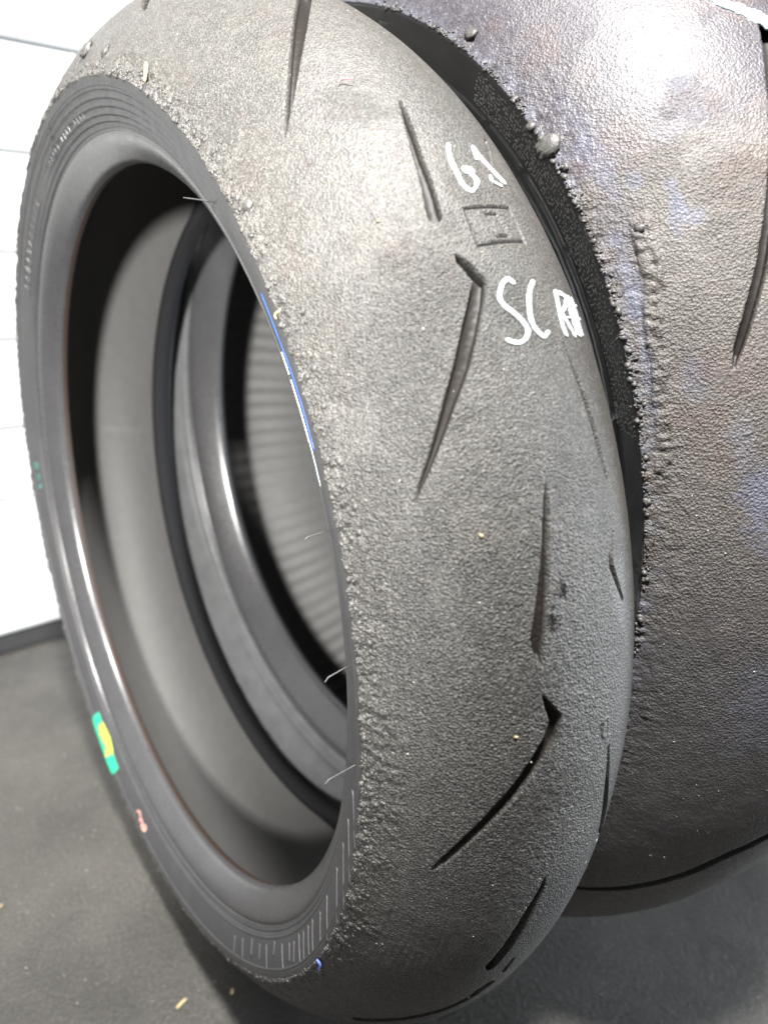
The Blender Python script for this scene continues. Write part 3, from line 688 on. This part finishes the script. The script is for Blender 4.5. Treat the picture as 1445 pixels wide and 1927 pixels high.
# ------------------------------------------------------------------ loose bits
gp = []
for _ in range(3000):
    x, y = rng.uniform(-.35, .75), rng.uniform(-.5, .44); s = rng.uniform(.00015, .0004)*rng.choice([1, 1, 1, 1.6])
    gp.append(lump(np.array([x, y, s*.4]), np.array([0, 0, 1.]), s, s*1.2, s*.6, I1, .3))
v, f = join(gp); tag(mesh_obj('grit', v, f, M['grit']), 'fine pale grit strewn over the dark floor', 'grit', kind='stuff')
def on_tread(T, key, h=.0006):
    p, a = D['pts'][key]; P, N = T.frame(np.array([p]), np.array([a])); P, N = P[0], N[0]
    R_ = np.array([[math.cos(T.e.rotation_euler.z), -math.sin(T.e.rotation_euler.z), 0], [math.sin(T.e.rotation_euler.z), math.cos(T.e.rotation_euler.z), 0], [0, 0, 1]])
    return R_@P+np.array(T.e.location)+N*h, R_@N
def bit(name, key, L, wid, dirv, m, label, cat, T=A, curl=0, lift=.4):
    P, N = on_tread(T, key); d = np.array(dirv, float); d -= N*d.dot(N); d /= np.linalg.norm(d); b = np.cross(N, d)
    pts = [d*L*(t-.5)+N*(wid*.8+.0006+lift*L*max(0, t-.3)*.4)+b*curl*L*math.sin(t*5)+0 for t in np.linspace(0, 1, 8)]
    v, f = tube(pts, [wid*.6]+[wid]*6+[wid*.5], 7); o = mesh_obj(name, v, f, M[m]); o.location = P; tag(o, label, cat)
zup = (0, .2, 1)
bit('straw_piece', 'straw', .008, .0008, (.3, .3, 1), 'straw', 'short piece of yellow straw stuck on the top left shoulder of the front tyre', 'straw')
bit('straw_piece', 'straw2', .004, .0006, (-.2, .1, 1), 'straw', 'tiny pale straw fleck near the left outline of the front tyre', 'straw')
bit('straw_piece', 'ybit', .0035, .0004, (.3, 0, 1), 'straw', 'tiny curled yellow fleck beside the blue line on the front tyre', 'straw', curl=.3)
bit('fibre', 'pink1', .005, .00025, (1, 0, -.1), 'fibre_pink', 'short pink fibre on the upper tread of the front tyre', 'fibre', curl=.2)
bit('fibre', 'blue', .0075, .0006, (.8, 0, -1), 'fibre_blue', 'blue fibre stuck low on the shoulder of the front tyre', 'fibre', curl=.12, lift=.1)
for n_, k_ in (('tan', .0005), ('tan2', .0006), ('ye', .0005)):
    P, N = on_tread(A, n_, .0004); v, f = lump(np.zeros(3), N, k_, k_*1.4, k_*.6, I2, .3); o = mesh_obj('grain', v, f, M['straw']); o.location = P
    tag(o, {'tan': 'tan grain on the dark lower tread above the long bent groove', 'tan2': 'pale grain in the middle of the cracked tread', 'ye': 'yellow grain left of the stamped square'}[n_], 'grain')
def floor_bit(x, y, L, w_, ang, label, n='straw_piece'):
    pts = [(L*(t-.5)*math.cos(ang), L*(t-.5)*math.sin(ang), w_+.0005*math.sin(t*3)) for t in np.linspace(0, 1, 6)]
    v, f = tube(pts, [w_*.5]+[w_]*4+[w_*.4], 7); o = mesh_obj(n, v, f, M['straw']); o.location = (x, y, 0); tag(o, label, 'straw')
floor_bit(-.0795, -.079, .0085, .0012, .3, 'tan straw piece lying on the floor at the bottom edge of the picture')
floor_bit(-.049, -.091, .0035, .0012, .9, 'small tan flake on the floor just left of the front tyre foot')
floor_bit(-.160, .07, .003, .0008, .9, 'tiny tan flake far left on the floor')
